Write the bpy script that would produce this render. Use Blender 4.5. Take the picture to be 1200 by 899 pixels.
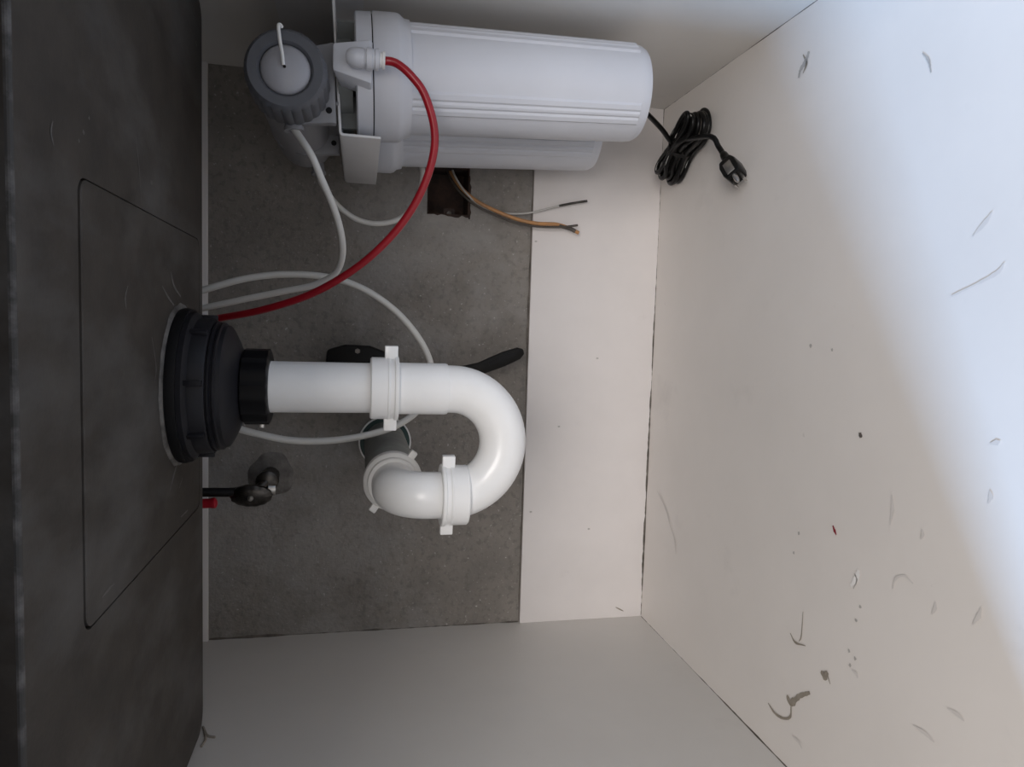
import bpy, bmesh, math, random
from mathutils import Vector, Matrix

random.seed(7)
for o in list(bpy.data.objects):
    bpy.data.objects.remove(o, do_unlink=True)
scene = bpy.context.scene
COL = scene.collection

# ------------------------------------------------------------------ camera
F = 826.0
CAM = Vector((0.0, -0.90, 0.3878))
ROT = Matrix(((0.03104138, 0.99671803, 0.07476364),
              (-0.20893658, 0.07961781, -0.97468277),
              (-0.97743641, 0.01463464, 0.2107223)))
cd = bpy.data.cameras.new('camera')
cd.sensor_fit = 'HORIZONTAL'
cd.sensor_width = 36.0
cd.lens = F / 1200.0 * 36.0
cd.clip_start = 0.01
cam = bpy.data.objects.new('camera', cd)
COL.objects.link(cam)
cam.matrix_world = Matrix.Translation(CAM) @ ROT.to_4x4()
scene.camera = cam

# ------------------------------------------------------------------ room light (plain interior light), window daylight + added frontal fill
w = bpy.data.worlds.new('room')
scene.world = w
w.use_nodes = True
bg = w.node_tree.nodes['Background']
bg.inputs['Color'].default_value = (1.0, 0.955, 0.92, 1)
bg.inputs['Strength'].default_value = 0.44


def area(name, loc, target, size, power, col):
    l = bpy.data.lights.new(name, 'AREA')
    l.shape = 'RECTANGLE'
    l.size, l.size_y = size
    l.energy = power
    l.color = col
    o = bpy.data.objects.new(name, l)
    COL.objects.link(o)
    o.location = loc
    o.rotation_euler = (Vector(target) - Vector(loc)).to_track_quat('-Z', 'Y').to_euler()
    return o


area('window_daylight', (-2.05, -1.61, 1.30), (0.1, -0.45, 0.0), (0.30, 0.8), 50, (0.38, 0.62, 1.0))
area('frontal_fill', (0.20, -3.0, 1.45), (0.0, -0.3, 0.1), (1.3, 1.0), 25, (1.0, 0.945, 0.90))  # added fill from behind the camera, no known lamp there

scene.view_settings.view_transform = 'Standard'
scene.view_settings.look = 'None'
scene.view_settings.exposure = 0.80
scene.view_settings.gamma = 1.0
scene.view_settings.use_curve_mapping = False


# ------------------------------------------------------------------ measuring: a pixel of the photo at a known distance -> metres
def ray(px, py):
    return ROT @ Vector(((px - 600) / F, -(py - 449.5) / F, -1.0))


def atY(px, py, Y):
    d = ray(px, py)
    return CAM + d * ((Y - CAM.y) / d.y)


def atZ(px, py, Z):
    d = ray(px, py)
    return CAM + d * ((Z - CAM.z) / d.z)


def atX(px, py, X):
    d = ray(px, py)
    return CAM + d * ((X - CAM.x) / d.x)


# ------------------------------------------------------------------ materials
MATS = {}


def mat(name, col, rough=0.5, metal=0.0, var=0.0, scale=20.0, col2=None, bump=0.0, bscale=200.0,
        detail=6.0, lo=0.35, hi=0.65, coat=0.0, spec=0.5, stretch=None, trans=0.0):
    m = bpy.data.materials.new(name)
    m.use_nodes = True
    nt = m.node_tree
    b = nt.nodes['Principled BSDF']
    b.inputs['Base Color'].default_value = (*col, 1)
    b.inputs['Roughness'].default_value = rough
    b.inputs['Metallic'].default_value = metal
    b.inputs['Specular IOR Level'].default_value = spec
    b.inputs['Coat Weight'].default_value = coat
    b.inputs['Transmission Weight'].default_value = trans
    tc = nt.nodes.new('ShaderNodeTexCoord')
    src = tc.outputs['Object']
    if stretch:
        mp = nt.nodes.new('ShaderNodeMapping')
        mp.inputs['Scale'].default_value = stretch
        nt.links.new(src, mp.inputs['Vector'])
        src = mp.outputs['Vector']
    if col2 is None:
        col2 = tuple(c * (1 - var) for c in col)
    n = nt.nodes.new('ShaderNodeTexNoise')
    n.inputs['Scale'].default_value = scale
    n.inputs['Detail'].default_value = detail
    n.inputs['Roughness'].default_value = 0.62
    nt.links.new(src, n.inputs['Vector'])
    r = nt.nodes.new('ShaderNodeValToRGB')
    r.color_ramp.elements[0].position = lo
    r.color_ramp.elements[1].position = hi
    r.color_ramp.elements[0].color = (*col2, 1)
    r.color_ramp.elements[1].color = (*col, 1)
    nt.links.new(n.outputs['Fac'], r.inputs['Fac'])
    nt.links.new(r.outputs['Color'], b.inputs['Base Color'])
    if bump:
        n2 = nt.nodes.new('ShaderNodeTexNoise')
        n2.inputs['Scale'].default_value = bscale
        n2.inputs['Detail'].default_value = 4
        nt.links.new(tc.outputs['Object'], n2.inputs['Vector'])
        bp = nt.nodes.new('ShaderNodeBump')
        bp.inputs['Strength'].default_value = bump
        bp.inputs['Distance'].default_value = 0.002
        nt.links.new(n2.outputs['Fac'], bp.inputs['Height'])
        nt.links.new(bp.outputs['Normal'], b.inputs['Normal'])
    MATS[name] = m
    return m


def add_layer(name, scale, lo, hi, col, strength=1.0, stretch=None, detail=8.0, seed=0.0):
    """another layer of wear (noise patches of their own colour) over a material"""
    m = MATS[name]
    nt = m.node_tree
    b = nt.nodes['Principled BSDF']
    old = b.inputs['Base Color'].links[0].from_socket
    tc = nt.nodes.new('ShaderNodeTexCoord')
    mp = nt.nodes.new('ShaderNodeMapping')
    mp.inputs['Location'].default_value = (seed, seed * 0.7, seed * 1.3)
    if stretch:
        mp.inputs['Scale'].default_value = stretch
    nt.links.new(tc.outputs['Object'], mp.inputs['Vector'])
    n = nt.nodes.new('ShaderNodeTexNoise')
    n.inputs['Scale'].default_value = scale
    n.inputs['Detail'].default_value = detail
    n.inputs['Roughness'].default_value = 0.6
    nt.links.new(mp.outputs['Vector'], n.inputs['Vector'])
    mr = nt.nodes.new('ShaderNodeMapRange')
    mr.inputs['From Min'].default_value = lo
    mr.inputs['From Max'].default_value = hi
    mr.inputs['To Max'].default_value = strength
    nt.links.new(n.outputs['Fac'], mr.inputs['Value'])
    mx = nt.nodes.new('ShaderNodeMix')
    mx.data_type = 'RGBA'
    nt.links.new(mr.outputs['Result'], mx.inputs[0])
    nt.links.new(old, mx.inputs[6])
    mx.inputs[7].default_value = (*col, 1)
    nt.links.new(mx.outputs[2], b.inputs['Base Color'])


mat('melamine', (0.70, 0.675, 0.64), 0.42, var=0.05, scale=6, bump=0.03, bscale=90)
add_layer('melamine', 14, 0.66, 0.80, (0.52, 0.49, 0.46), 0.30, seed=3.1)
mat('floor_melamine', (0.82, 0.78, 0.745), 0.40, var=0.05, scale=5, bump=0.03, bscale=120)
add_layer('floor_melamine', 9, 0.62, 0.80, (0.50, 0.47, 0.45), 0.35, seed=1.7)
add_layer('floor_melamine', 60, 0.72, 0.80, (0.40, 0.37, 0.35), 0.5, seed=5.2)
mat('board', (0.78, 0.745, 0.735), 0.5, var=0.05, scale=10, bump=0.04, bscale=80)
add_layer('board', 22, 0.66, 0.82, (0.55, 0.51, 0.50), 0.35, seed=8.0)
mat('cement', (0.270, 0.246, 0.220), 0.85, col2=(0.185, 0.170, 0.154), scale=7, bump=0.8, bscale=190, detail=10)
add_layer('cement', 230, 0.63, 0.72, (0.55, 0.53, 0.51), 0.8, seed=2.0, detail=3)
add_layer('cement', 120, 0.52, 0.62, (0.13, 0.12, 0.11), 0.5, seed=6.0, detail=4)
add_layer('cement', 5, 0.50, 0.72, (0.42, 0.41, 0.40), 0.65, seed=9.0)
mat('sink', (0.062, 0.053, 0.045), 0.6, spec=0.25, col2=(0.044, 0.038, 0.033), scale=30, bump=0.06, bscale=350)
add_layer('sink', 11, 0.50, 0.75, (0.15, 0.145, 0.14), 0.6, seed=4.0, stretch=(1.0, 0.45, 1.0))
add_layer('sink', 70, 0.70, 0.80, (0.22, 0.21, 0.20), 0.6, seed=6.6, stretch=(1.0, 0.3, 1.0))
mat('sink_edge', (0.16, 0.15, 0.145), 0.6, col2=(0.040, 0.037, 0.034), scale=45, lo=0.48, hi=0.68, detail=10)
mat('sealant', (0.16, 0.15, 0.14), 0.6, col2=(0.035, 0.033, 0.03), scale=55)
mat('rubber', (0.006, 0.006, 0.007), 0.55, spec=0.22, var=0.3)
mat('strainer', (0.016, 0.016, 0.020), 0.42, spec=0.22, var=0.25, scale=40)
mat('black_nut', (0.0035, 0.0035, 0.005), 0.42, spec=0.22, var=0.2)
mat('pvc', (0.88, 0.88, 0.875), 0.28, var=0.03, scale=30, coat=0.1)
mat('pvc_soft', (0.80, 0.795, 0.78), 0.4, var=0.05, scale=30)
mat('stub', (0.30, 0.305, 0.28), 0.55, var=0.25, scale=30)
mat('teal', (0.02, 0.055, 0.05), 0.5, var=0.3)
mat('filter_white', (0.60, 0.615, 0.665), 0.36, var=0.03, scale=18)
mat('bracket_white', (0.70, 0.695, 0.70), 0.4, var=0.04, scale=30)
mat('filter_core', (0.19, 0.20, 0.195), 0.6, var=0.3, scale=30)
mat('ring_grey', (0.105, 0.110, 0.125), 0.45, var=0.15, scale=60)
mat('membrane', (0.26, 0.26, 0.275), 0.4, var=0.06, scale=20)
mat('dome', (0.38, 0.38, 0.41), 0.35, var=0.05, scale=30)
mat('tube_white', (0.64, 0.63, 0.60), 0.35, var=0.05, scale=40)
mat('tube_red', (0.33, 0.008, 0.018), 0.32, var=0.15, scale=40)
mat('cord_black', (0.005, 0.005, 0.005), 0.3, spec=0.22, var=0.2)
mat('cord_glint', (0.45, 0.44, 0.43), 0.4, var=0.1)  # pale colour of the highlights painted on the cord
mat('metal', (0.62, 0.60, 0.57), 0.3, 1.0, var=0.25, scale=60)
mat('dark_metal', (0.16, 0.15, 0.14), 0.35, 1.0, col2=(0.05, 0.045, 0.04), scale=45)
mat('grime_shade', (0.17, 0.15, 0.13), 0.8, col2=(0.07, 0.06, 0.05), scale=50)
mat('plaster', (0.22, 0.205, 0.19), 0.85, col2=(0.11, 0.10, 0.093), scale=60, bump=0.6, bscale=200)
mat('rust', (0.060, 0.030, 0.020), 0.8, col2=(0.018, 0.012, 0.010), scale=50, bump=0.3)
mat('wire_orange', (0.55, 0.27, 0.10), 0.5, col2=(0.40, 0.22, 0.11), scale=60)
mat('wire_dark', (0.085, 0.072, 0.062), 0.55, var=0.3, scale=60)
mat('wire_white', (0.55, 0.54, 0.52), 0.5, var=0.15, scale=60)
mat('lever', (0.009, 0.008, 0.007), 0.55, spec=0.2, col2=(0.006, 0.006, 0.006), scale=60)
mat('tag_red', (0.52, 0.012, 0.03), 0.4, var=0.2)
mat('stain_brown', (0.34, 0.30, 0.25), 0.6, col2=(0.25, 0.22, 0.18), scale=120)
mat('stain_grey', (0.50, 0.48, 0.46), 0.55, col2=(0.42, 0.40, 0.385), scale=120)
mat('stain_faint', (0.71, 0.675, 0.65), 0.5, col2=(0.66, 0.63, 0.605), scale=120)
mat('stain_white', (0.92, 0.90, 0.88), 0.5, var=0.05)
mat('stain_red', (0.28, 0.02, 0.03), 0.5, var=0.2)
mat('stain_dark', (0.12, 0.10, 0.09), 0.6, var=0.2)
mat('counter', (0.32, 0.31, 0.30), 0.4, var=0.15, scale=60)
mat('kitchen_tile', (0.30, 0.28, 0.26), 0.4, var=0.12, scale=6)


# ------------------------------------------------------------------ mesh builder
class MB:
    def __init__(self):
        self.v, self.f, self.mi = [], [], []

    def add(self, vs, fs, mi=0):
        k = len(self.v)
        self.v += [Vector(x) for x in vs]
        self.f += [tuple(i + k for i in f) for f in fs]
        self.mi += [mi] * len(fs)
        return self

    def box(self, lo, hi, M=None):
        x0, y0, z0 = lo
        x1, y1, z1 = hi
        vs = [Vector(c) for c in ((x0, y0, z0), (x1, y0, z0), (x1, y1, z0), (x0, y1, z0),
                                  (x0, y0, z1), (x1, y0, z1), (x1, y1, z1), (x0, y1, z1))]
        if M is not None:
            vs = [M @ v for v in vs]
        return self.add(vs, [(0, 3, 2, 1), (4, 5, 6, 7), (0, 1, 5, 4), (1, 2, 6, 5), (2, 3, 7, 6), (3, 0, 4, 7)])

    def prism(self, poly, thick, M=None):
        """poly in local xy, extruded from z=0 to z=thick"""
        n = len(poly)
        vs = [Vector((x, y, 0)) for x, y in poly] + [Vector((x, y, thick)) for x, y in poly]
        if M is not None:
            vs = [M @ v for v in vs]
        fs = [tuple(range(n - 1, -1, -1)), tuple(range(n, 2 * n))]
        fs += [(i, (i + 1) % n, n + (i + 1) % n, n + i) for i in range(n)]
        return self.add(vs, fs)

    def lathe(self, prof, seg=40, M=None, rfun=None, cap0=True, cap1=True):
        """prof: (r, h) pairs about the local z axis; rfun(angle, r, h) may reshape r"""
        vs, fs = [], []
        for r, h in prof:
            for k in range(seg):
                a = 2 * math.pi * k / seg
                rr = rfun(a, r, h) if rfun else r
                vs.append(Vector((rr * math.cos(a), rr * math.sin(a), h)))
        for i in range(len(prof) - 1):
            for k in range(seg):
                k2 = (k + 1) % seg
                fs.append((i * seg + k, i * seg + k2, (i + 1) * seg + k2, (i + 1) * seg + k))
        if cap0:
            fs.append(tuple(range(seg - 1, -1, -1)))
        if cap1:
            fs.append(tuple(range((len(prof) - 1) * seg, len(prof) * seg)))
        if M is not None:
            vs = [M @ v for v in vs]
        return self.add(vs, fs)

    def sweep(self, path, rad, seg=12, cap=True, flat=None):
        """tube through path; rad a number or list; flat=(a,b) squashes the section"""
        path = [Vector(p) for p in path]
        n = len(path)
        rads = rad if isinstance(rad, (list, tuple)) else [rad] * n
        T = []
        for i in range(n):
            t = path[min(i + 1, n - 1)] - path[max(i - 1, 0)]
            T.append(t.normalized())
        up = Vector((0, 0, 1))
        if abs(T[0].dot(up)) > 0.9:
            up = Vector((1, 0, 0))
        N = (up - T[0] * up.dot(T[0])).normalized()
        vs, fs = [], []
        for i in range(n):
            if i:
                q = T[i - 1].rotation_difference(T[i])
                N = q @ N
                N = (N - T[i] * N.dot(T[i])).normalized()
            Bn = T[i].cross(N)
            for k in range(seg):
                a = 2 * math.pi * k / seg
                ca, sa = math.cos(a), math.sin(a)
                if flat:
                    ca *= flat[0]
                    sa *= flat[1]
                vs.append(path[i] + (N * ca + Bn * sa) * rads[i])
        for i in range(n - 1):
            for k in range(seg):
                k2 = (k + 1) % seg
                fs.append((i * seg + k, i * seg + k2, (i + 1) * seg + k2, (i + 1) * seg + k))
        if cap:
            fs.append(tuple(range(seg - 1, -1, -1)))
            fs.append(tuple(range((n - 1) * seg, n * seg)))
        return self.add(vs, fs)

    def build(self, name, m, parent=None, bevel=0.0, sharp=38, bseg=2, label=None):
        off = world_of(parent) if parent else Vector((0, 0, 0))
        me = bpy.data.meshes.new(name)
        bm = bmesh.new()
        bv = [bm.verts.new(v - off) for v in self.v]
        for f, mi in zip(self.f, self.mi):
            try:
                fa = bm.faces.new([bv[i] for i in f])
                fa.material_index = mi
            except ValueError:
                pass
        bmesh.ops.recalc_face_normals(bm, faces=bm.faces)
        if bevel:
            es = [e for e in bm.edges if len(e.link_faces) == 2 and e.calc_face_angle(0) > math.radians(30)]
            bmesh.ops.bevel(bm, geom=es, offset=bevel, segments=bseg, profile=0.5, affect='EDGES', clamp_overlap=True)
        for fa in bm.faces:
            fa.smooth = True
        for e in bm.edges:
            e.smooth = not (len(e.link_faces) == 2 and e.calc_face_angle(0) > math.radians(sharp))
        bm.to_mesh(me)
        bm.free()
        for mm in (m if isinstance(m, (list, tuple)) else [m]):
            me.materials.append(MATS[mm])
        o = bpy.data.objects.new(name, me)
        COL.objects.link(o)
        if parent:
            o.parent = parent
        if label:
            o['label'] = label
        return o


def world_of(o):
    l = Vector((0, 0, 0))
    while o is not None:
        l += o.location
        o = o.parent
    return l


def thing(name, loc, label, cat, group=None):
    o = bpy.data.objects.new(name, None)
    o.empty_display_size = 0.02
    COL.objects.link(o)
    o.location = loc
    return tag(o, label, cat, group)


def tag(o, label, cat, group=None):
    o['label'] = label
    o['category'] = cat
    if group:
        o['group'] = group
    return o


def struct(o, label=None):
    o['kind'] = 'structure'
    if label:
        o['label'] = label
    return o


def axis(origin, d, xdir=None):
    """matrix whose local z runs along d from origin"""
    z = Vector(d).normalized()
    x = Vector(xdir) if xdir is not None else (Vector((1, 0, 0)) if abs(z.x) < 0.9 else Vector((0, 1, 0)))
    x = (x - z * x.dot(z)).normalized()
    y = z.cross(x)
    M = Matrix((x, y, z)).transposed().to_4x4()
    return Matrix.Translation(Vector(origin)) @ M


def smooth(pts, n=10):
    P = [Vector(p) for p in pts]
    P = [P[0] * 2 - P[1]] + P + [P[-1] * 2 - P[-2]]
    out = []
    for i in range(1, len(P) - 2):
        a, b, c, d = P[i - 1], P[i], P[i + 1], P[i + 2]
        for k in range(n):
            t = k / n
            out.append(0.5 * ((2 * b) + (c - a) * t + (2 * a - 5 * b + 4 * c - d) * t * t + (3 * b - a - 3 * c + d) * t ** 3))
    out.append(P[-2])
    return out


def pix(pts):
    return [atY(x, y, Y) for x, y, Y in pts]


# ------------------------------------------------------------------ the cabinet (the setting)
XL, XR, YF, ZT = -0.3914, 0.2979, -0.69, 0.76
T = 0.018
floor = struct(MB().box((XL - T, YF, -T), (XR + T, 0.05, 0)).build('floor', 'floor_melamine'),
               'white laminate cabinet floor with scuffs and brown stains')
wl = struct(MB().box((XL - T, YF, 0), (XL, 0.0, ZT)).build('wall_left', 'melamine'), 'white laminate cabinet side opposite the water filter')
wr = struct(MB().box((XR, YF, 0), (XR + T, 0.0, ZT)).build('wall_right', 'melamine'), 'white laminate cabinet side behind the water filter')
# grey wall with the opening of the electrical box
BX0, BX1, BZ0, BZ1 = 0.143, 0.203, 0.256, 0.352 - 0.044
BZ1 = 0.309
wb = MB()
for lo, hi in (((XL - T, 0, 0), (BX0, 0.05, ZT)), ((BX1, 0, 0), (XR + T, 0.05, ZT)),
               ((BX0, 0, 0), (BX1, 0.05, BZ0)), ((BX0, 0, BZ1), (BX1, 0.05, ZT))):
    wb.box(lo, hi)
wall_back = struct(wb.build('wall_back', 'cement'), 'rough grey cement wall at the back of the cabinet')
struct(MB().box((XL, -0.005, 0), (XR, 0.0, 0.1735)).build('trim_1', 'board', bevel=0.0006),
       'white board along the foot of the grey wall')
struct(MB().box((XL, -0.006, 0.5655), (XR, 0.0, ZT)).build('trim_2', 'board', bevel=0.0006),
       'thin white rail above the grey wall behind the sink')
struct(MB().box((XL - T, YF - 0.02, ZT), (XR + T, 0.05, ZT + 0.03)).build('ceiling', 'counter'),
       'underside of the worktop over the sink')
struct(MB().box((-2.5, -3.2, -0.13), (2.5, 0.05, -0.11)).build('floor_outside', 'kitchen_tile'), 'kitchen floor in front of the cabinet')
struct(MB().box((XL - T, YF + 0.05, -0.11), (XR + T, YF + 0.065, -T)).build('trim_3', 'melamine'), 'plinth under the cabinet')


struct(MB().box((XL - T, YF, 0.500), (XR + T, YF + 0.018, ZT)).build('trim_4', 'melamine'), 'unseen front rail of the cabinet, added to shade the sink')  # out of view, added and sized to darken the sink front


# grime lines in floor and side joints; painted shadow gap above the board
def grime_shade(name, a, b, parent, wid=0.0022, normal1=(0, 0, 1), normal2=(0, -1, 0), n=60, seed=1, end=1.0):
    rnd = random.Random(seed)
    a, b = Vector(a), Vector(b)
    n1, n2 = Vector(normal1), Vector(normal2)
    vs, fs = [], []
    cur = 0.6
    for i in range(n + 1):
        p = a.lerp(b, i / n)
        cur = min(1.5, max(0.12, cur + rnd.uniform(-0.45, 0.45)))
        ww = wid * cur * (1 + (end - 1) * i / n)
        vs += [p + n1 * ww, p + (n1 + n2) * ww * 0.35, p + n2 * ww]
    for i in range(n):
        k = 3 * i
        fs += [(k, k + 1, k + 4, k + 3), (k + 1, k + 2, k + 5, k + 4)]
    return MB().add(vs, fs).build(name, 'grime_shade', parent)


grime_shade('grime_shade_line', (XL + 0.002, -0.005, 0), (XR, -0.005, 0), floor, 0.0017, n=190, seed=3, end=0.3)
grime_shade('grime_shade_line', (XL, -0.005, 0), (XL, YF + 0.01, 0), floor, 0.0008, normal2=(1, 0, 0), n=120, seed=8)
grime_shade('grime_shade_line', (XR, -0.005, 0), (XR, YF + 0.01, 0), floor, 0.0007, normal2=(-1, 0, 0), seed=9)
grime_shade('grime_shade_line', (XL, 0, 0.175), (XL, 0, 0.565), wall_back, 0.0022, normal1=(1, 0, 0), normal2=(0, -1, 0), seed=12)
grime_shade('grime_shade_line', (XL + 0.002, -0.0003, 0.1735), (XR, -0.0003, 0.1735), wall_back, 0.0022, normal1=(0, 0, 1), normal2=(0, -0.3, 0), seed=14)  # dark strip painted as the shadow gap along the board's top edge


# flat stains and scuffs of the floor, each its own thin patch
def stroke(pts, widths, m, parent=floor, Z=0.0006, name='stain'):
    P = smooth([atZ(x, y, Z) for x, y in pts], 6)
    n = len(P)
    vs, fs = [], []
    rnd = random.Random(int(pts[0][0]))
    for i, p in enumerate(P):
        t = (P[min(i + 1, n - 1)] - P[max(i - 1, 0)]).normalized()
        s = Vector((-t.y, t.x, 0))
        u = i / (n - 1) * (len(widths) - 1)
        k = min(int(u), len(widths) - 2)
        ww = (widths[k] + (widths[k + 1] - widths[k]) * (u - k)) * rnd.uniform(0.75, 1.2) * 0.5
        vs += [p - s * ww, p + s * ww]
    for i in range(n - 1):
        fs.append((2 * i, 2 * i + 1, 2 * i + 3, 2 * i + 2))
    return MB().add(vs, fs).build(name, m, parent)


def blot(px, py, r, m, parent=floor, Z=0.0006, sq=1.0, ang=0.0, name='stain'):
    c = atZ(px, py, Z)
    rnd = random.Random(int(px * 7 + py))
    vs = [c]
    for k in range(14):
        a = 2 * math.pi * k / 14
        rr = r * rnd.uniform(0.65, 1.15)
        x, y = rr * math.cos(a), rr * sq * math.sin(a)
        vs.append(c + Vector((x * math.cos(ang) - y * math.sin(ang), x * math.sin(ang) + y * math.cos(ang), 0)))
    return MB().add(vs, [(0, k, k % 14 + 1) for k in range(1, 15)]).build(name, m, parent)


stroke([(900, 824), (908, 836), (918, 842), (926, 840), (927, 828)], [.0010, .0028, .0022, .0030, .0015], 'stain_brown')
stroke([(922, 815), (927, 824), (937, 816), (949, 812)], [.003, .0075, .004, .0028], 'stain_brown')
stroke([(962, 787), (966, 792), (970, 788)], [.003, .007, .004], 'stain_brown')
stroke([(970, 793), (973, 802)], [.0012, .0008], 'stain_brown')
stroke([(941, 717), (939, 745), (936, 752)], [.0008, .0011, .0008], 'stain_brown')
stroke([(926, 742), (932, 753), (944, 757)], [.0008, .0022, .0008], 'stain_brown')
stroke([(948, 60), (944, 72), (938, 82), (936, 91)], [.003, .006, .004, .003], 'stain_grey')
stroke([(941, 64), (945, 74), (941, 86)], [.001, .003, .001], 'stain_brown')
stroke([(1081, 62), (1088, 70), (1091, 85)], [.0010, .0022, .001], 'stain_grey')
stroke([(1163, 248), (1155, 260), (1140, 277)], [.001, .004, .001], 'stain_faint')
stroke([(1177, 308), (1168, 320), (1140, 335), (1115, 347)], [.001, .003, .0015, .0015], 'stain_faint')
blot(1008, 510, .0024, 'stain_dark')
stroke([(976, 616), (978, 622), (980, 627)], [.0014, .003, .0012], 'stain_red')
stroke([(1006, 668), (1004, 677), (997, 687)], [.003, .006, .003], 'stain_white')
stroke([(1001, 672), (1004, 680), (1000, 690)], [.001, .0016, .0008], 'stain_grey')
stroke([(1046, 690), (1050, 678), (1060, 675), (1070, 684)], [.001, .002, .0016, .001], 'stain_faint')
for q in ((936, 625), (930, 648), (1008, 711), (1003, 727), (995, 763), (1002, 772), (996, 780)):
    blot(*q, .0016, 'stain_grey')
for a, b in (((1045, 580), (1043, 615)), ((1080, 620), (1079, 632)), ((1096, 705), (1092, 720)), ((1150, 712), (1140, 732)),
             ((1070, 850), (1095, 870)), ((928, 862), (940, 878)), ((1110, 830), (1130, 845)), ((770, 575), (785, 615)),
             ((785, 615), (792, 650)), ((1160, 520), (1172, 517)), ((1160, 575), (1158, 590)), ((998, 785), (1005, 795))):
    stroke([a, ((a[0] + b[0]) / 2 + 2, (a[1] + b[1]) / 2), b], [.001, .0035, .001], 'stain_faint')
blot(950, 405, .002, 'stain_grey')
blot(975, 410, .0015, 'stain_grey')
# chip on the board and specks, a smear of old caulk on the left side
c = atY(726, 714, -0.0054)
MB().add([c + Vector((0.0035 * math.cos(a) * 0.8 + 0.002 * math.sin(a), 0, 0.006 * math.cos(a) + 0.002 * math.sin(a))) for a in
          [2 * math.pi * k / 10 for k in range(10)]], [tuple(range(10))]).build('stain', 'stain_brown', bpy.data.objects['trim_1'])
for q in ((628, 283), (622, 600), (690, 620), (655, 500), (700, 420)):
    c = atY(*q, -0.0054)
    MB().add([c + Vector((0.0012 * math.cos(a), 0, 0.0018 * math.sin(a))) for a in
              [2 * math.pi * k / 8 for k in range(8)]], [tuple(range(8))]).build('stain', 'stain_grey', bpy.data.objects['trim_1'])
for pts in ([(238, 852), (243, 862), (252, 864)], [(236, 875), (241, 866), (240, 858)]):
    MB().sweep(smooth([atX(x, y, XL + 0.001) for x, y in pts], 5), 0.0012, 6).build('caulk_smear', 'stain_brown', wl)

# ------------------------------------------------------------------ sink (dark composite bowl seen from below)
SX0, SX1, SY0, SY1, SZ = -0.3835, 0.279, -0.570, -0.214, 0.528


def rrect(x0, x1, y0, y1, r, z, n=8):
    out = []
    for cx, cy, a0 in ((x1 - r, y1 - r, 0), (x0 + r, y1 - r, 90), (x0 + r, y0 + r, 180), (x1 - r, y0 + r, 270)):
        for k in range(n):
            a = math.radians(a0 + 90 * k / (n - 1))
            out.append(Vector((cx + r * math.cos(a), cy + r * math.sin(a), z)))
    return out


def rings(mb, rs, mis=None, fill_last=False):
    n = len(rs[0])
    for i in range(len(rs) - 1):
        mb.add(rs[i] + rs[i + 1], [(k, (k + 1) % n, n + (k + 1) % n, n + k) for k in range(n)], mis[i] if mis else 0)
    if fill_last:
        mb.add(rs[-1], [tuple(range(n))], mis[-1] if mis else 0)


sink = thing('sink', (-0.05, -0.39, SZ), 'dark grey composite sink bowl seen from below with recessed rectangle', 'sink')
PX0, PX1, PY0, PY1 = -0.167, 0.071, -0.497, -0.228
rs, mi = [], []
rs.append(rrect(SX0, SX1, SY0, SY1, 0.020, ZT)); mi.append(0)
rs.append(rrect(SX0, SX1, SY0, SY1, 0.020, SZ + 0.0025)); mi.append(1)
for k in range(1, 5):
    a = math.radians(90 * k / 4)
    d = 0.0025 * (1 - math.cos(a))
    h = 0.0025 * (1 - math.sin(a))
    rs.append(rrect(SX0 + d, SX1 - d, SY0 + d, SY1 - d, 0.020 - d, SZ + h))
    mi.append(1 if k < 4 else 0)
rs.append(rrect(PX0 - .0005, PX1 + .0005, PY0 - .0046, PY1 + .0005, 0.010, SZ)); mi.append(0)
rs.append(rrect(PX0 - .0005, PX1 + .0005, PY0 - .0046, PY1 + .0005, 0.010, SZ + 0.004)); mi.append(0)
mb = MB()
rings(mb, rs, mi, True)
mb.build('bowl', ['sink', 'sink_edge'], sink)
mb = MB()
rings(mb, [rrect(PX0, PX1, PY0, PY1, 0.009, SZ + 0.0038), rrect(PX0, PX1, PY0, PY1, 0.009, SZ + 0.0005),
           rrect(PX0 + .001, PX1 - .001, PY0 + .001, PY1 - .001, 0.008, SZ)], None, True)
mb.build('bottom_panel', 'sink', sink)

mat('sink_dust', (0.17, 0.16, 0.15), 0.8, col2=(0.10, 0.095, 0.09), scale=90)
for pts, ws in (([(200, 318), (204, 335), (212, 348)], [.0006, .0018, .0008]), ([(190, 335), (197, 348), (204, 358)], [.0005, .0012, .0006]),
                ([(207, 545), (203, 560), (199, 575)], [.0010, .0018, .0005]), ([(214, 560), (210, 572)], [.0005, .0008]),
                ([(104, 137), (105, 140)], [.0010, .0010]), ([(97, 153), (99, 157)], [.0012, .0010]), ([(92, 163), (93, 167)], [.0010, .0010]),
                ([(150, 335), (147, 348), (148, 362)], [.0004, .0010, .0004]), ([(120, 700), (128, 690), (134, 684)], [.0004, .0012, .0004]),
                ([(212, 606), (220, 598)], [.0005, .0010]), ([(178, 395), (183, 430), (181, 450)], [.0004, .0009, .0004]),
                ([(62, 142), (60, 155), (63, 170)], [.0004, .0009, .0004]), ([(159, 160), (163, 195), (166, 240)], [.0003, .0006, .0003]),
                ([(229, 48), (231, 54)], [.0008, .0008])):
    stroke(pts, [x * 1.7 for x in ws], 'sink_dust', sink, SZ - 0.0003, 'scratch')

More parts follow.
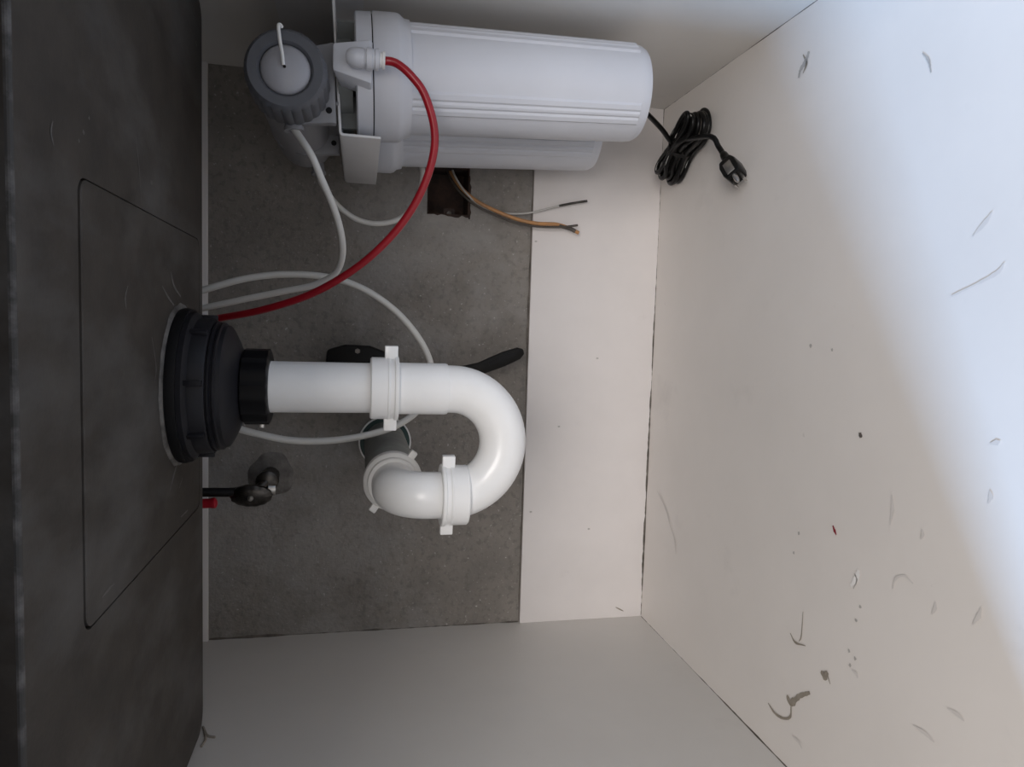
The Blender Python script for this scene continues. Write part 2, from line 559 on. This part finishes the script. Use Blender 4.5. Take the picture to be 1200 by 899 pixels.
# ------------------------------------------------------------------ drain strainer under the sink
DX, DY = -0.052, -0.295
st = thing('drain_strainer', (DX, DY, SZ), 'dark grey plastic basket strainer with ribbed locknut under the sink', 'drain')
O = Matrix.Translation((DX, DY, 0))
rnd = random.Random(4)
ph = [rnd.uniform(0, 6.28) for _ in range(4)]
MB().lathe([(0.055, SZ - 0.0002), (0.0645, SZ - 0.0002), (0.0638, SZ - 0.0012), (0.0625, SZ - 0.0022), (0.055, SZ - 0.0022)], 72, O,
           rfun=lambda a, r, h: r * (1 + (0.012 * math.sin(3 * a + ph[0]) + 0.008 * math.sin(11 * a + ph[1]) + 0.007 * math.sin(23 * a + ph[2])) * (r > 0.06)),
           cap0=False, cap1=False).build('sealant', 'sealant', st)
MB().lathe([(0.05, SZ - 0.0018), (0.0612, SZ - 0.0018), (0.0620, SZ - 0.005), (0.0610, SZ - 0.0095), (0.050, SZ - 0.0095)], 64, O).build('gasket', 'rubber', st)
nut = MB().lathe([(0.045, 0.5195), (0.0580, 0.5195), (0.0588, 0.5185), (0.0588, 0.5150), (0.0570, 0.5135), (0.0548, 0.5120), (0.0540, 0.5020),
                  (0.0528, 0.5005), (0.045, 0.5005)], 64, O).build('locknut', 'strainer', st)
for k in range(8):
    a = 2 * math.pi * (k + 0.15) / 8
    M = O @ Matrix.Rotation(a, 4, 'Z')
    MB().box((0.052, -0.0022, 0.5012), (0.0572, 0.0022, 0.5145), M).build('lug', 'strainer', nut, bevel=0.0006)
MB().lathe([(0.030, 0.508), (0.0505, 0.508), (0.0505, 0.5000), (0.0518, 0.4992), (0.0518, 0.4978), (0.0500, 0.4970), (0.0500, 0.4962), (0.0512, 0.4955),
            (0.0512, 0.4942), (0.0496, 0.4934), (0.0490, 0.4905), (0.0462, 0.4885), (0.0380, 0.4845), (0.0305, 0.4815), (0.0280, 0.4800),
            (0.0272, 0.474), (0.020, 0.474)], 64, O).build('strainer_body', 'strainer', st)
cn = MB().lathe([(0.0222, 0.4805), (0.0285, 0.4805), (0.0300, 0.4790), (0.0300, 0.4602), (0.0288, 0.4592), (0.0222, 0.4592)], 64, O,
                rfun=lambda a, r, h: r + (0.0010 * (1 if math.sin(16 * a) > 0 else -0.2) if r > 0.029 else 0)).build('coupling_nut', 'black_nut', st)
MB().box((-0.003, -0.0025, 0), (0.003, 0.0025, 0.005), axis((DX - 0.0295, DY + 0.004, 0.467), (-1, 0, 0))).build('clamp_screw', 'metal', st, bevel=0.001)

# ------------------------------------------------------------------ white p-trap
PR = 0.0211
OXP = -0.1450                                                # outlet side of the trap
trap = thing('drain_pipe', (DX, DY, 0.25), 'white plastic drain pipe with curved trap hanging under the sink', 'pipe')
MB().lathe([(PR - .003, 0.466), (PR, 0.466), (PR, 0.350), (PR - .003, 0.350)], 48, O).build('tailpiece', 'pvc', trap)


def slip_nut(M, r, length, wing_len, wing_w, wing_ang, name='slip_nut', m='pvc'):
    """nut along local +z starting at 0: sleeve, flange and two wings"""
    o = MB().lathe([(PR - .001, 0), (r - .0012, 0), (r, .0012), (r, length * 0.60), (r + .0004, length * 0.62), (r + .0004, length * 0.66),
                    (r - .0005, length * 0.70), (r - .0005, length - .004), (r + .0010, length - .003), (r + .0010, length - .0007),
                    (r + .0003, length), (PR - .001, length)], 56, M).build(name, m, trap)
    for s in (0, math.pi):
        W = M @ Matrix.Rotation(wing_ang + s, 4, 'Z')
        MB().box((r - .002, -wing_w, length * 0.50), (r + wing_len, wing_w, length - .0008), W).build('wing', m, o, bevel=0.0008)
    return o


slip_nut(axis((DX, DY, 0.3795), (0, 0, -1), (1, 0, 0)), 0.0262, 0.0235, 0.0100, 0.0035, math.radians(4))
MB().lathe([(PR - .002, 0.362), (0.0219, 0.362), (0.0221, 0.3165), (0.0216, 0.3145), (PR - .002, 0.3145)], 48, O).build('trap_socket', 'pvc', trap)
# u bend: down the inlet, round, up the outlet, swivelled a touch
BC = Vector(((DX + OXP) / 2, DY, 0.3105))
BR = (DX - OXP) / 2
path = [Vector((DX, DY, 0.318)), Vector((DX, DY, 0.3145))]
for k in range(0, 37):
    a = math.radians(180 * k / 36)
    path.append(BC + Vector((BR * math.cos(a), 0, -BR * math.sin(a))))
path.append(Vector((OXP, DY, 0.318)))
MB().sweep(path, 0.0205, 40).build('j_bend', 'pvc', trap)
slip_nut(axis((OXP, DY, 0.2945), (0, 0, 1), (1, 0, 0)), 0.0262, 0.0235, 0.0095, 0.0035, math.radians(-6))
ZA = 0.3560                                                  # height of the trap arm
ER = 0.030
path = [Vector((OXP, DY, 0.300)), Vector((OXP, DY, 0.316))]
for k in range(0, 25):
    a = math.radians(90 * k / 24)
    path.append(Vector((OXP, DY + ER - ER * math.cos(a), ZA - ER + ER * math.sin(a))))
path.append(Vector((OXP, -0.21, ZA)))
MB().sweep(path, 0.0203, 40).build('trap_arm', 'pvc', trap)
# ring nut of the arm, its wings, and the stub that enters the wall
Mn = axis((OXP, -0.2475, ZA), (0, 1, 0), (1, 0, 0))
rn = MB().lathe([(0.0205, 0), (0.0232, 0), (0.0240, .001), (0.0240, .006), (0.0272, .0075), (0.0278, .0085), (0.0278, .0190), (0.0265, .020), (0.0205, .020)],
                56, Mn).build('slip_nut', 'pvc_soft', trap)
for a in (math.radians(35), math.radians(35 + 180)):
    MB().box((0.0255, -0.0035, 0.008), (0.0345, 0.0035, 0.0145), Mn @ Matrix.Rotation(a, 4, 'Z')).build('wing', 'pvc_soft', rn, bevel=0.0012)
MB().lathe([(0.018, 0), (0.0255, 0), (0.0255, 0.232), (0.018, 0.232)], 48, axis((OXP, -0.232, ZA), (0, 1, 0))).build('wall_stub', 'stub', trap)
MB().lathe([(0.0255, 0), (0.0312, 0), (0.0312, 0.006), (0.0255, 0.006)], 48, axis((OXP, -0.006, ZA), (0, 1, 0)), cap0=False, cap1=False).build('wall_flange', 'teal', trap)
MB().lathe([(0.0308, 0), (0.0326, 0), (0.0326, 0.007), (0.0308, 0.007)], 48, axis((OXP, -0.007, ZA), (0, 1, 0)), cap0=False, cap1=False).build('flange_rim', 'pvc_soft', trap)

# ------------------------------------------------------------------ water filter unit on its bracket
FX, FY1, FY2 = 0.228, -0.225, -0.090
wf = thing('water_filter', (FX, -0.15, 0.114), 'white two-canister water filter with grey-capped cylinder mounted on the cabinet side', 'water filter')
# bracket: top plate sloping slightly, folded down along its near side, and a back plate fixed to the cabinet side
BY0, BY1 = -0.252, -0.046
ZB0, ZB1 = 0.4090, 0.4175                                    # left and right height
tk = 0.0022
prof = [(0.1650, 0.3730), (0.1650, ZB0 - .003), (0.1658, ZB0 - .001), (0.1680, ZB0), (0.2975, ZB1), (0.2975, ZB1 - tk), (0.1685, ZB0 - tk), (0.1674, ZB0 - .0035), (0.1672, 0.3730)]
n = len(prof)
vs = [(x, BY0, z) for x, z in prof] + [(x, BY1, z) for x, z in prof]
fs = [tuple(range(n)), tuple(range(2 * n - 1, n - 1, -1))] + [(i, n + i, n + (i + 1) % n, (i + 1) % n) for i in range(n)]
MB().add(vs, fs).build('bracket', 'bracket_white', wf, bevel=0.0004)
MB().box((0.2955, BY0 + .004, 0.39), (0.2979, BY1, 0.47)).build('back_plate', 'bracket_white', wf)


def bowl_r(phase):
    def f(a, r, h):
        d = min(abs((a - phase - k * math.pi / 2 + math.pi) % (2 * math.pi) - math.pi) for k in range(4))
        if h < 0.1358:
            return r
        if d < math.radians(13):
            return r + (0.0005 if abs(d - math.radians(4.5)) < math.radians(1.3) else 0.0016)
        return r
    return f


for FY in (FY1, FY2):
    Mf = Matrix.Translation((FX - 0.0035, FY, 0.40)) @ Matrix.Rotation(math.radians(-2.4), 4, 'Y') @ Matrix.Translation((0, 0, -0.40))
    MB().lathe([(0.030, ZB0 + .0015), (0.036, ZB0 + .0015), (0.036, 0.3985), (0.030, 0.3985)], 40, Mf).build('filter_neck', 'filter_core', wf)
    for k in range(6):
        M = Mf @ Matrix.Rotation(math.radians(60 * k + 12), 4, 'Z')
        MB().box((0.020, -0.0015, 0.3940), (0.050, 0.0015, 0.4100), M).build('neck_rib', 'filter_core', wf)
    MB().lathe([(0.030, 0.3958), (0.0520, 0.3958), (0.0538, 0.3945), (0.0543, 0.3816), (0.030, 0.3816)], 64, Mf).build('filter_head', 'filter_white', wf)
    MB().lathe([(0.0525, 0.3816), (0.0525, 0.3806)], 64, Mf).build('seam_gasket', 'rubber', wf)
    MB().lathe([(0.045, 0.3806), (0.0544, 0.3806), (0.0550, 0.3796), (0.0550, 0.3600), (0.0540, 0.3565), (0.0508, 0.3530), (0.0500, 0.3480), (0.045, 0.3480)],
               64, Mf).build('cap_ring', 'filter_white', wf)
    MB().lathe([(0.0440, 0.352), (0.0474, 0.352), (0.0473, 0.345), (0.0473, 0.337), (0.0472, 0.335), (0.0447, 0.1360), (0.0447, 0.1355), (0.0440, 0.1300), (0.0418, 0.1258), (0.0375, 0.1240), (0.030, 0.1236),
                (0.0, 0.1238)], 144, Mf, rfun=bowl_r(math.radians(229)), cap0=False, cap1=False).build('filter_bowl', 'filter_white', wf, sharp=28)
# inlet boss with its elbow facing the front
b0 = FY1 - 0.050
Mb = Matrix.Translation((0, 0, 0))
MB().add([(0.2000, b0 - .012, 0.3818), (0.2360, b0 - .012, 0.3818), (0.2300, b0 - .012, 0.4140), (0.2080, b0 - .012, 0.4140),
          (0.1980, b0 + .020, 0.3818), (0.2400, b0 + .020, 0.3818), (0.2340, b0 + .020, 0.4090), (0.2060, b0 + .020, 0.4090)],
         [(0, 1, 2, 3), (4, 7, 6, 5), (0, 4, 5, 1), (1, 5, 6, 2), (2, 6, 7, 3), (3, 7, 4, 0)]).build('inlet_boss', 'filter_white', wf, bevel=0.0025)
E0 = Vector((0.2170, b0 - 0.020, 0.3945))
el = MB().lathe([(0.0, -0.0085), (0.0045, -0.0078), (0.0070, -0.005), (0.0078, 0.0), (0.0078, 0.006), (0.0070, 0.0065), (0.0070, 0.0075), (0.0088, 0.008), (0.0088, 0.0125), (0.0078, 0.013),
                 (0.0078, 0.0145), (0.0088, 0.015), (0.0088, 0.018), (0.0060, 0.0185)], 32, axis(E0, (0, 0, -1)), cap0=False).build('elbow_fitting', 'filter_white', wf)
MB().lathe([(0.0035, 0.0185), (0.0058, 0.0185), (0.0058, 0.0205), (0.0070, 0.0208), (0.0070, 0.0228), (0.0035, 0.0228)], 28, axis(E0, (0, 0, -1))).build('collet', 'pvc_soft', el)
MB().lathe([(0.0065, 0), (0.0065, 0.012)], 24, axis(E0 + Vector((0, -.001, 0)), (0, 1, 0))).build('elbow_stem', 'filter_white', el)

# lying cylinder above the bracket with ribbed end ring
MX, MZ = 0.1985, 0.4485
my0 = -0.308
Mm = axis((MX, my0, MZ), (0, 1, 0), (1, 0, 0))
mh = MB().lathe([(0.018, 0.012), (0.0290, 0.014), (0.0290, 0.215), (0.0270, 0.228), (0.020, 0.236), (0.0, 0.238)], 48, Mm, cap1=False).build('membrane_housing', 'membrane', wf)
MB().lathe([(0.0195, 0.0035), (0.0215, 0.0010), (0.0285, 0.0010), (0.0312, 0.0040), (0.0322, 0.0100), (0.0326, 0.040), (0.0310, 0.0425), (0.028, 0.0425)], 144, Mm,
           rfun=lambda a, r, h: r - (0.0016 * (0.5 - 0.5 * math.cos(24 * a)) ** 4 if r > 0.0318 and h > .008 else 0), cap0=False, cap1=False).build('end_ring', 'ring_grey', mh)
MB().lathe([(0.0, -0.0035), (0.006, -0.0031), (0.012, -0.0018), (0.0165, 0.0004), (0.0188, 0.0028), (0.0192, 0.0045), (0.0192, 0.016)], 48, Mm, cap0=False).build('end_dome', 'dome', mh)
MB().lathe([(0.0, -0.0042), (0.0011, -0.0042), (0.0011, -0.002)], 12, Mm, cap0=False).build('end_hole', 'rubber', mh)
MB().sweep(smooth([(MX + .001, my0 - .0040, MZ + .001), (MX + .008, my0 - .0062, MZ + .0015), (MX + .017, my0 - .0085, MZ + .003), (MX + .0265, my0 - .0105, MZ + .004),
                   (MX + .0290, my0 - .0085, MZ + .0032), (MX + .0285, my0 - .006, MZ + .002)], 6), 0.0014, 10).build('pull_wire', 'pvc_soft', mh)
# clips that hold the cylinder on the bracket
for cy in (-0.2640, -0.1540):
    Mc = axis((MX, cy, MZ), (0, 1, 0), (1, 0, 0))
    xl = 0.1740 - MX
    # local x = world x, local y = z x x -> points down
    poly = [(xl - 0.002, 0.0375), (xl - 0.002, 0.0335), (-0.0300, 0.005), (-0.0290, -0.004), (-0.022, -0.021)]
    poly += [(0.030 * math.cos(math.radians(t)), 0.030 * math.sin(math.radians(t))) for t in range(-130, 1, 13)]
    poly += [(0.0330, 0.0100), (0.0400, 0.0335), (0.0400, 0.0345)]
    zdir = (Mc @ Vector((0, 1, 0)) - Mc @ Vector((0, 0, 0))).z
    if zdir > 0:
        poly = [(x, -y) for x, y in poly]
    cl = MB().prism(poly, 0.010, Mc).build('mounting_clip', 'membrane', wf, bevel=0.0008)
    MB().lathe([(0.0, -0.0009), (0.0026, -0.0009), (0.0026, 0.002)], 18, axis((MX - 0.0165, cy, ZB0 + 0.0080), (0, 1, 0)), cap0=False).build('screw', 'rubber', cl)
# side plate of the clips along the bracket edge
MB().box((0.1900, -0.254, ZB0 + .0005), (0.1930, -0.154, ZB0 + .014)).build('clip_rail', 'membrane', wf, bevel=0.0005)
# outlet port of the cylinder
A0 = Vector((MX - 0.0270, -0.259, MZ - 0.002))
AD = Vector((-1.0, -0.05, -0.10)).normalized()
po = MB().lathe([(0.0070, -0.004), (0.0070, 0.0045), (0.0082, 0.005), (0.0082, 0.0080), (0.0050, 0.0082), (0.0050, 0.006)], 28, axis(A0, AD)).build('outlet_port', 'membrane', wf)
B0 = Vector((MX - 0.022, -0.088, MZ - 0.012))
MB().lathe([(0.0065, -0.004), (0.0065, 0.010), (0.0078, 0.0105), (0.0078, 0.0135), (0.0040, 0.0138)], 24, axis(B0, AD)).build('outlet_port', 'membrane', wf)

# ------------------------------------------------------------------ tubes
TR = 0.0031


def tube(name, pts, m, r=TR, seg=14, n=10, lead=None, tail=None):
    P = ([Vector(lead)] if lead else []) + pix(pts) + ([Vector(t) for t in tail] if tail else [])
    P = smooth(P, n)
    o = MB().sweep(P, r, seg).build(name, m)
    return o


e1 = E0 + Vector((0, 0, -0.020))
tag(tube('water_tube', [(464, 74, -.297), (482, 89, -.299), (498, 112, -.298), (509, 152, -.293), (506, 190, -.286), (489, 234, -.275), (461, 274, -.262),
                        (420, 312, -.246), (368, 343, -.228), (312, 362, -.208), (262, 372, -.186), (232, 376, -.172), (205, 380, -.165)], 'tube_red', r=0.0034,
         lead=e1), 'red plastic water tube curving from the filter elbow up behind the sink', 'tube', 'plastic tubes of the water filter')
a1 = A0 + AD * 0.006
tag(tube('water_tube', [(364, 180, -.266), (377, 210, -.258), (391, 243, -.245), (400, 275, -.232), (401, 301, -.220), (392, 321, -.208), (368, 334, -.198), (330, 342, -.190),
                        (290, 350, -.182), (248, 359, -.175), (215, 366, -.170)], 'tube_white', lead=a1),
    'white plastic tube dropping from the grey-capped cylinder and bending under the red tube', 'tube', 'plastic tubes of the water filter')
tag(tube('water_tube', [(205, 350, -.165), (245, 338, -.165), (290, 326, -.165), (340, 321.5, -.165), (390, 326, -.165), (430, 341, -.165), (465, 366, -.165), (491, 397, -.165), (505, 428, -.165),
                        (505, 458, -.168), (489, 482, -.172), (462, 500, -.178), (425, 511, -.184), (385, 516.5, -.190), (340, 516, -.194), (300, 508, -.196), (276, 501, -.195), (252, 488, -.187),
                        (230, 470, -.178)], 'tube_white', r=0.0034),
    'white plastic tube looping in a wide ring behind the drain pipe', 'tube', 'plastic tubes of the water filter')
b1 = B0 + AD * 0.012
tag(tube('water_tube', [(378, 217, -.085), (395, 240, -.080), (418, 257, -.075), (445, 262, -.070), (472, 254, -.064), (489, 232, -.058), (495, 208, -.052), (492, 180, -.046), (484, 160, -.040)],
         'tube_white', lead=b1), 'white plastic tube in a short loop hanging below the canister bracket', 'tube', 'plastic tubes of the water filter')

# ------------------------------------------------------------------ electrical box in the wall and its loose wires
eb = thing('electrical_box', ((BX0 + BX1) / 2, 0.0, BZ0), 'rusty metal electrical box sunk in the grey wall under the filter', 'electrical box')
m_ = MB()
for lo, hi in (((BX0, 0.001, BZ0), (BX0 + .0015, 0.046, BZ1)), ((BX1 - .0015, 0.001, BZ0), (BX1, 0.046, BZ1)),
               ((BX0, 0.001, BZ0), (BX1, 0.046, BZ0 + .0015)), ((BX0, 0.001, BZ1 - .0015), (BX1, 0.046, BZ1)), ((BX0, 0.044, BZ0), (BX1, 0.046, BZ1))):
    m_.box(lo, hi)
m_.build('box_shell', 'rust', eb)
sc = atY(526, 251, 0.006)
MB().box((sc.x - .007, 0.004, sc.z - .007), (sc.x + .007, 0.0055, sc.z + .007)).build('mounting_ear', 'rust', eb)
MB().lathe([(0.0, -0.0006), (0.0030, -0.0006), (0.0030, 0.002)], 18, axis((sc.x, 0.0035, sc.z), (0, 1, 0)), cap0=False).build('screw', 'dark_metal', eb)
rnd = random.Random(11)
for (a, b) in (((BX0 - .004, BZ0 - .003), (BX1 - .01, BZ0 + .0005)), ((BX0 - .003, BZ0), (BX0 + .0005, BZ1))):
    k = 12
    vs, fs = [], []
    for i in range(k + 1):
        t = i / k
        if b[0] - a[0] > b[1] - a[1]:
            x = a[0] + (b[0] - a[0]) * t
            vs += [(x, -0.0006, b[1]), (x, -0.0006, b[1] - (b[1] - a[1]) * rnd.uniform(.2, 1))]
        else:
            z = a[1] + (b[1] - a[1]) * t
            vs += [(b[0], -0.0006, z), (b[0] - (b[0] - a[0]) * rnd.uniform(.1, 1), -0.0006, z)]
    for i in range(k):
        fs.append((2 * i, 2 * i + 1, 2 * i + 3, 2 * i + 2))
    MB().add(vs, fs).build('chipped_edge', 'rust', eb)

def wire(pts, m, r, label, extra=None):
    P = smooth(pix(pts), 8)
    o = MB().sweep(P, r, 10).build('electrical_wire', m)
    return tag(o, label, 'wire', 'loose wires from the electrical box')


w1 = wire([(520, 185, .030), (526, 205, .016), (538, 224, -.004), (556, 240, -.014), (580, 252, -.018), (604, 261, -.019), (630, 265.5, -.019), (658, 266, -.020), (677, 264, -.021)],
          'wire_dark', 0.0014, 'thin dark brown wire ending straight over the white board')
w2 = wire([(523, 185, .032), (529, 203, .018), (542, 222, -.002), (560, 236.5, -.011), (584, 248.5, -.015), (608, 257.5, -.016), (630, 262, -.016), (652, 263, -.016), (668, 268, -.016), (678, 273, -.016)],
          'wire_orange', 0.0024, 'orange-tan insulated wire with a dark end over the white board')
MB().sweep(smooth(pix([(655, 264.2, -.0162), (668, 268, -.016), (674, 271, -.016)]), 5), 0.0026, 10).build('wire_end', 'wire_dark', None)
we = bpy.data.objects['wire_end']
we.parent = w2
w3 = wire([(526, 185, .026), (533, 206, .006), (546, 226, -.008), (562, 240, -.010), (580, 248, -.010), (600, 250.5, -.010), (620, 249.5, -.011), (640, 245, -.012), (660, 240, -.013)],
          'wire_white', 0.0012, 'thin white wire with a bare dark tip above the orange wire')
wt = MB().sweep(smooth(pix([(655, 241.2, -.013), (672, 238, -.0135), (688, 235.5, -.014)]), 5), 0.0015, 10).build('wire_tip', 'dark_metal', None)
wt.parent = w3

# ------------------------------------------------------------------ black lever valve behind the drain pipe
bv = thing('lever_valve', (-0.055, 0.0, 0.39), 'black valve with long paddle lever on the wall behind the drain pipe', 'valve')


def poly_Y(pts, Y, thick):
    P = [atY(x, y, Y) for x, y in pts]
    n = len(P)
    vs = P + [p + Vector((0, thick, 0)) for p in P]
    return MB().add(vs, [tuple(range(n)), tuple(range(2 * n - 1, n - 1, -1))] + [(i, (i + 1) % n, n + (i + 1) % n, n + i) for i in range(n)])


poly_Y([(381, 428), (383, 410), (404, 404.5), (434, 406), (462, 417), (466, 455), (440, 470), (384, 462)], -0.060, 0.036).build('valve_body', 'lever', bv, bevel=0.003)
sp = atY(419, 411.5, -0.0605)
MB().lathe([(0.0, -0.001), (0.0030, -0.001), (0.0034, 0.001)], 6, axis(sp, (0, 1, 0)), cap0=False).build('screw', 'dark_metal', bv)
MB().lathe([(0.016, 0), (0.016, 0.034)], 24, axis((-0.062, -0.030, 0.393), (0, 1, 0))).build('valve_stem', 'lever', bv)
poly_Y([(455, 447), (560, 425.5), (590, 412.5), (607, 407.5), (613.5, 409), (615, 415), (610, 421), (592, 429.5), (560, 441), (458, 466)], -0.050, 0.008).build('lever', 'lever', bv, bevel=0.002)
poly_Y([(572, 424.5), (590, 417.0), (603, 412.5), (606, 414.5), (592, 421), (574, 429)], -0.0508, 0.003).build('lever_grip', 'rubber', bv)

# ------------------------------------------------------------------ corroded shutoff valve at the wall
cw = atY(318, 556, 0)
sv = thing('shutoff_valve', (cw.x, 0.0, cw.z), 'corroded chrome shutoff valve with oval handle low beside the sink edge', 'valve')
rnd = random.Random(21)
ph = [rnd.uniform(0, 6) for _ in range(3)]
MB().lathe([(0.027, 0.0), (0.0245, -0.0015), (0.019, -0.0030), (0.014, -0.005), (0.008, -0.006)], 40, axis((cw.x, 0, cw.z), (0, 1, 0)),
           rfun=lambda a, r, h: r * (1 + 0.06 * math.sin(3 * a + ph[0]) + 0.03 * math.sin(7 * a + ph[1])), cap0=False).build('wall_plaster_ring', 'plaster', sv)
MB().lathe([(0.0105, 0.0), (0.0105, 0.030), (0.0128, 0.031), (0.0128, 0.044), (0.0100, 0.046)], 20, axis((cw.x, 0, cw.z), (0, -1, 0))).build('valve_body', 'dark_metal', sv)
hc = atY(294, 582, -0.060)
MB().lathe([(0.006, 0.0), (0.006, 0.026)], 16, axis((cw.x, -0.040, cw.z), Vector((hc.x, -0.056, hc.z)) - Vector((cw.x, -0.040, cw.z)))).build('handle_stem', 'dark_metal', sv)
Mh = axis((hc.x, -0.060, hc.z), (0.25, 0.97, 0), (0, 0, 1))
hd = MB().lathe([(0.0, -0.004), (0.013, -0.004), (0.0185, -0.002), (0.0235, 0.0005), (0.0240, 0.003), (0.0225, 0.0055), (0.010, 0.0065), (0.0, 0.0065)], 48,
                Mh @ Matrix.Diagonal((1.0, 0.58, 1.0, 1.0)), rfun=lambda a, r, h: r * (1 - (0.05 * (0.5 - .5 * math.cos(14 * a)) if r > .018 else 0)),
                cap0=False, cap1=False).build('oval_handle', 'dark_metal', sv)
MB().lathe([(0.0, -0.0060), (0.0032, -0.0055), (0.0036, -0.003)], 14, Mh, cap0=False).build('handle_screw', 'metal', hd)
e_ = atY(318, 573, -0.04)
MB().lathe([(0.0085, -0.004), (0.0085, 0.004), (0.0060, 0.004)], 18, axis(e_, (0, 0.2, -1.0))).build('chrome_outlet', 'metal', sv)
MB().sweep(smooth([Vector((hc.x + .004, -0.050, hc.z + .012)), atY(268, 577, -.060), atY(252, 577, -.064), atY(240, 577, -.066), atY(215, 577, -.068)], 6), 0.0052, 14).build('supply_hose', 'rubber', sv)
t_ = atY(246, 590, -.066)
MB().sweep(smooth([t_ + Vector((0, 0, 0.016)), t_ + Vector((0, 0, 0.004)), t_ + Vector((0.0005, -.001, -0.003)), t_ + Vector((.001, -.001, -.008))], 4),
           [0.0055] * 8 + [0.0062] * 3 + [0.0050, 0.0025], 14).build('red_cap', 'tag_red', sv, label='red plastic cap')

# ------------------------------------------------------------------ coiled power cord with plug on the cabinet floor
pc = thing('power_cord', (0.225, -0.09, 0.0), 'black power cord coiled and tied on the white cabinet floor', 'cord')
CR = 0.0029
c0 = atZ(787, 200, .012)
c1 = atZ(820, 146, .014)
cc = (c0 + c1) / 2
ax = (c1 - c0)
L = ax.length / 2 + 0.012
ax.normalize()
bx = Vector((-ax.y, ax.x, 0))
pts = []
s0 = atY(748, 124, -0.16)
pts += [s0, atY(762, 137, -0.13), atZ(776, 152, .050), atZ(789, 168, .030)]
turns = 7
rnd = random.Random(5)
N = 22
for t in range(turns):
    la = L * rnd.uniform(0.86, 1.04)
    lb = L * rnd.uniform(0.88, 1.06)
    wd = 0.024 - 0.0020 * t + rnd.uniform(-.002, .002)
    zz = 0.0035 + 0.0042 * t
    sh = rnd.uniform(-.004, .004)
    for k in range(N):
        a = 2 * math.pi * (k + 6) / N
        ca, sa = math.cos(a), math.sin(a)
        l_ = la if ca > 0 else lb
        pinch = 0.30 + 0.70 * (abs(ca) ** 1.3) * 1.25
        zz_ = zz + 0.0042 * k / N + (0.004 if abs(ca) < .5 else 0) * (t % 2)
        pts.append(cc + ax * (l_ * ca) + bx * (wd * sa * pinch * 1.15 + sh * abs(ca)) + Vector((0, 0, max(.0032, zz_) - cc.z)))
pd0 = atZ(848, 181, .014)
pts += [cc + ax * L * 0.55 + bx * -0.012 + Vector((0, 0, .026 - cc.z)), atZ(833, 160, .020), atZ(842, 172, .015), pd0]
P = smooth(pts, 4)
cable = MB().sweep(P, CR, 10).build('cable', 'cord_black', pc)
# painted highlights on the upper front of some cable stretches
q0, q1 = len(P) - 4 * (N * turns + 4), len(P) - 1
for i0, i1 in ((q0 + 40, q0 + 62), (q0 + 4 * N * 3 + 8, q0 + 4 * N * 3 + 40), (q0 + 4 * N * 5 + 10, q0 + 4 * N * 5 + 46), (q0 + 4 * N * 6 - 20, q0 + 4 * N * 6 + 24)):
    seg = [p + Vector((-0.0003, -0.70, 0.70)) * CR for p in P[i0:i1]]
    if len(seg) > 3:
        MB().sweep(seg, 0.0006, 8).build('cable_glint', 'cord_glint', cable)
MB().lathe([(0.0115, -0.003), (0.0125, -0.003), (0.0125, 0.003), (0.0115, 0.003), (0.0115, -0.003)], 24,
           axis(cc + Vector((0, 0, .019 - cc.z)), ax, (0, 0, 1)) @ Matrix.Diagonal((1.25, 0.95, 1, 1)), cap0=False, cap1=False).build('cable_tie', 'cord_black', pc)
pe = atZ(866, 212, .014)
pdir = (pe - pd0).normalized()
Mp = axis(pd0, pdir, (-0.25, -0.75, 0.6)) @ Matrix.Diagonal((1, 1, 1.3, 1))                              # local x up, local z along the plug
pl = MB().lathe([(0.0030, -0.002), (0.0040, 0.0), (0.0045, 0.004), (0.0040, 0.006), (0.0052, 0.008), (0.0048, 0.010), (0.0062, 0.012), (0.0085, 0.016), (0.0095, 0.018), (0.0, 0.018)],
                20, Mp, cap1=False).build('plug', 'cord_black', pc)
poly = [(-0.0070, 0.0), (-0.0095, 0.006), (-0.0095, 0.016), (-0.0075, 0.021), (0.0075, 0.021), (0.0095, 0.016), (0.0095, 0.006), (0.0070, 0.0)]
Mq = Mp @ Matrix.Translation((-0.0085, 0, 0.012)) @ Matrix(((0, 0, 1, 0), (1, 0, 0, 0), (0, 1, 0, 0), (0, 0, 0, 1)))
MB().prism(poly, 0.017, Mq).build('plug_head', 'cord_black', pl, bevel=0.002)
MB().box((0.0078, -0.0045, 0.018), (0.0092, 0.0045, 0.031), Mp).build('plug_face', 'metal', pl, bevel=0.0006)
for s in (-1, 1):
    MB().box((-0.0045, s * 0.0052 - 0.0008, 0.032), (0.0015, s * 0.0052 + 0.0008, 0.040), Mp).build('prong', 'metal', pl)
MB().lathe([(0.0026, 0.032), (0.0026, 0.039), (0.0014, 0.042)], 14, Mp @ Matrix.Translation((0.0045, 0, 0))).build('ground_pin', 'metal', pl)
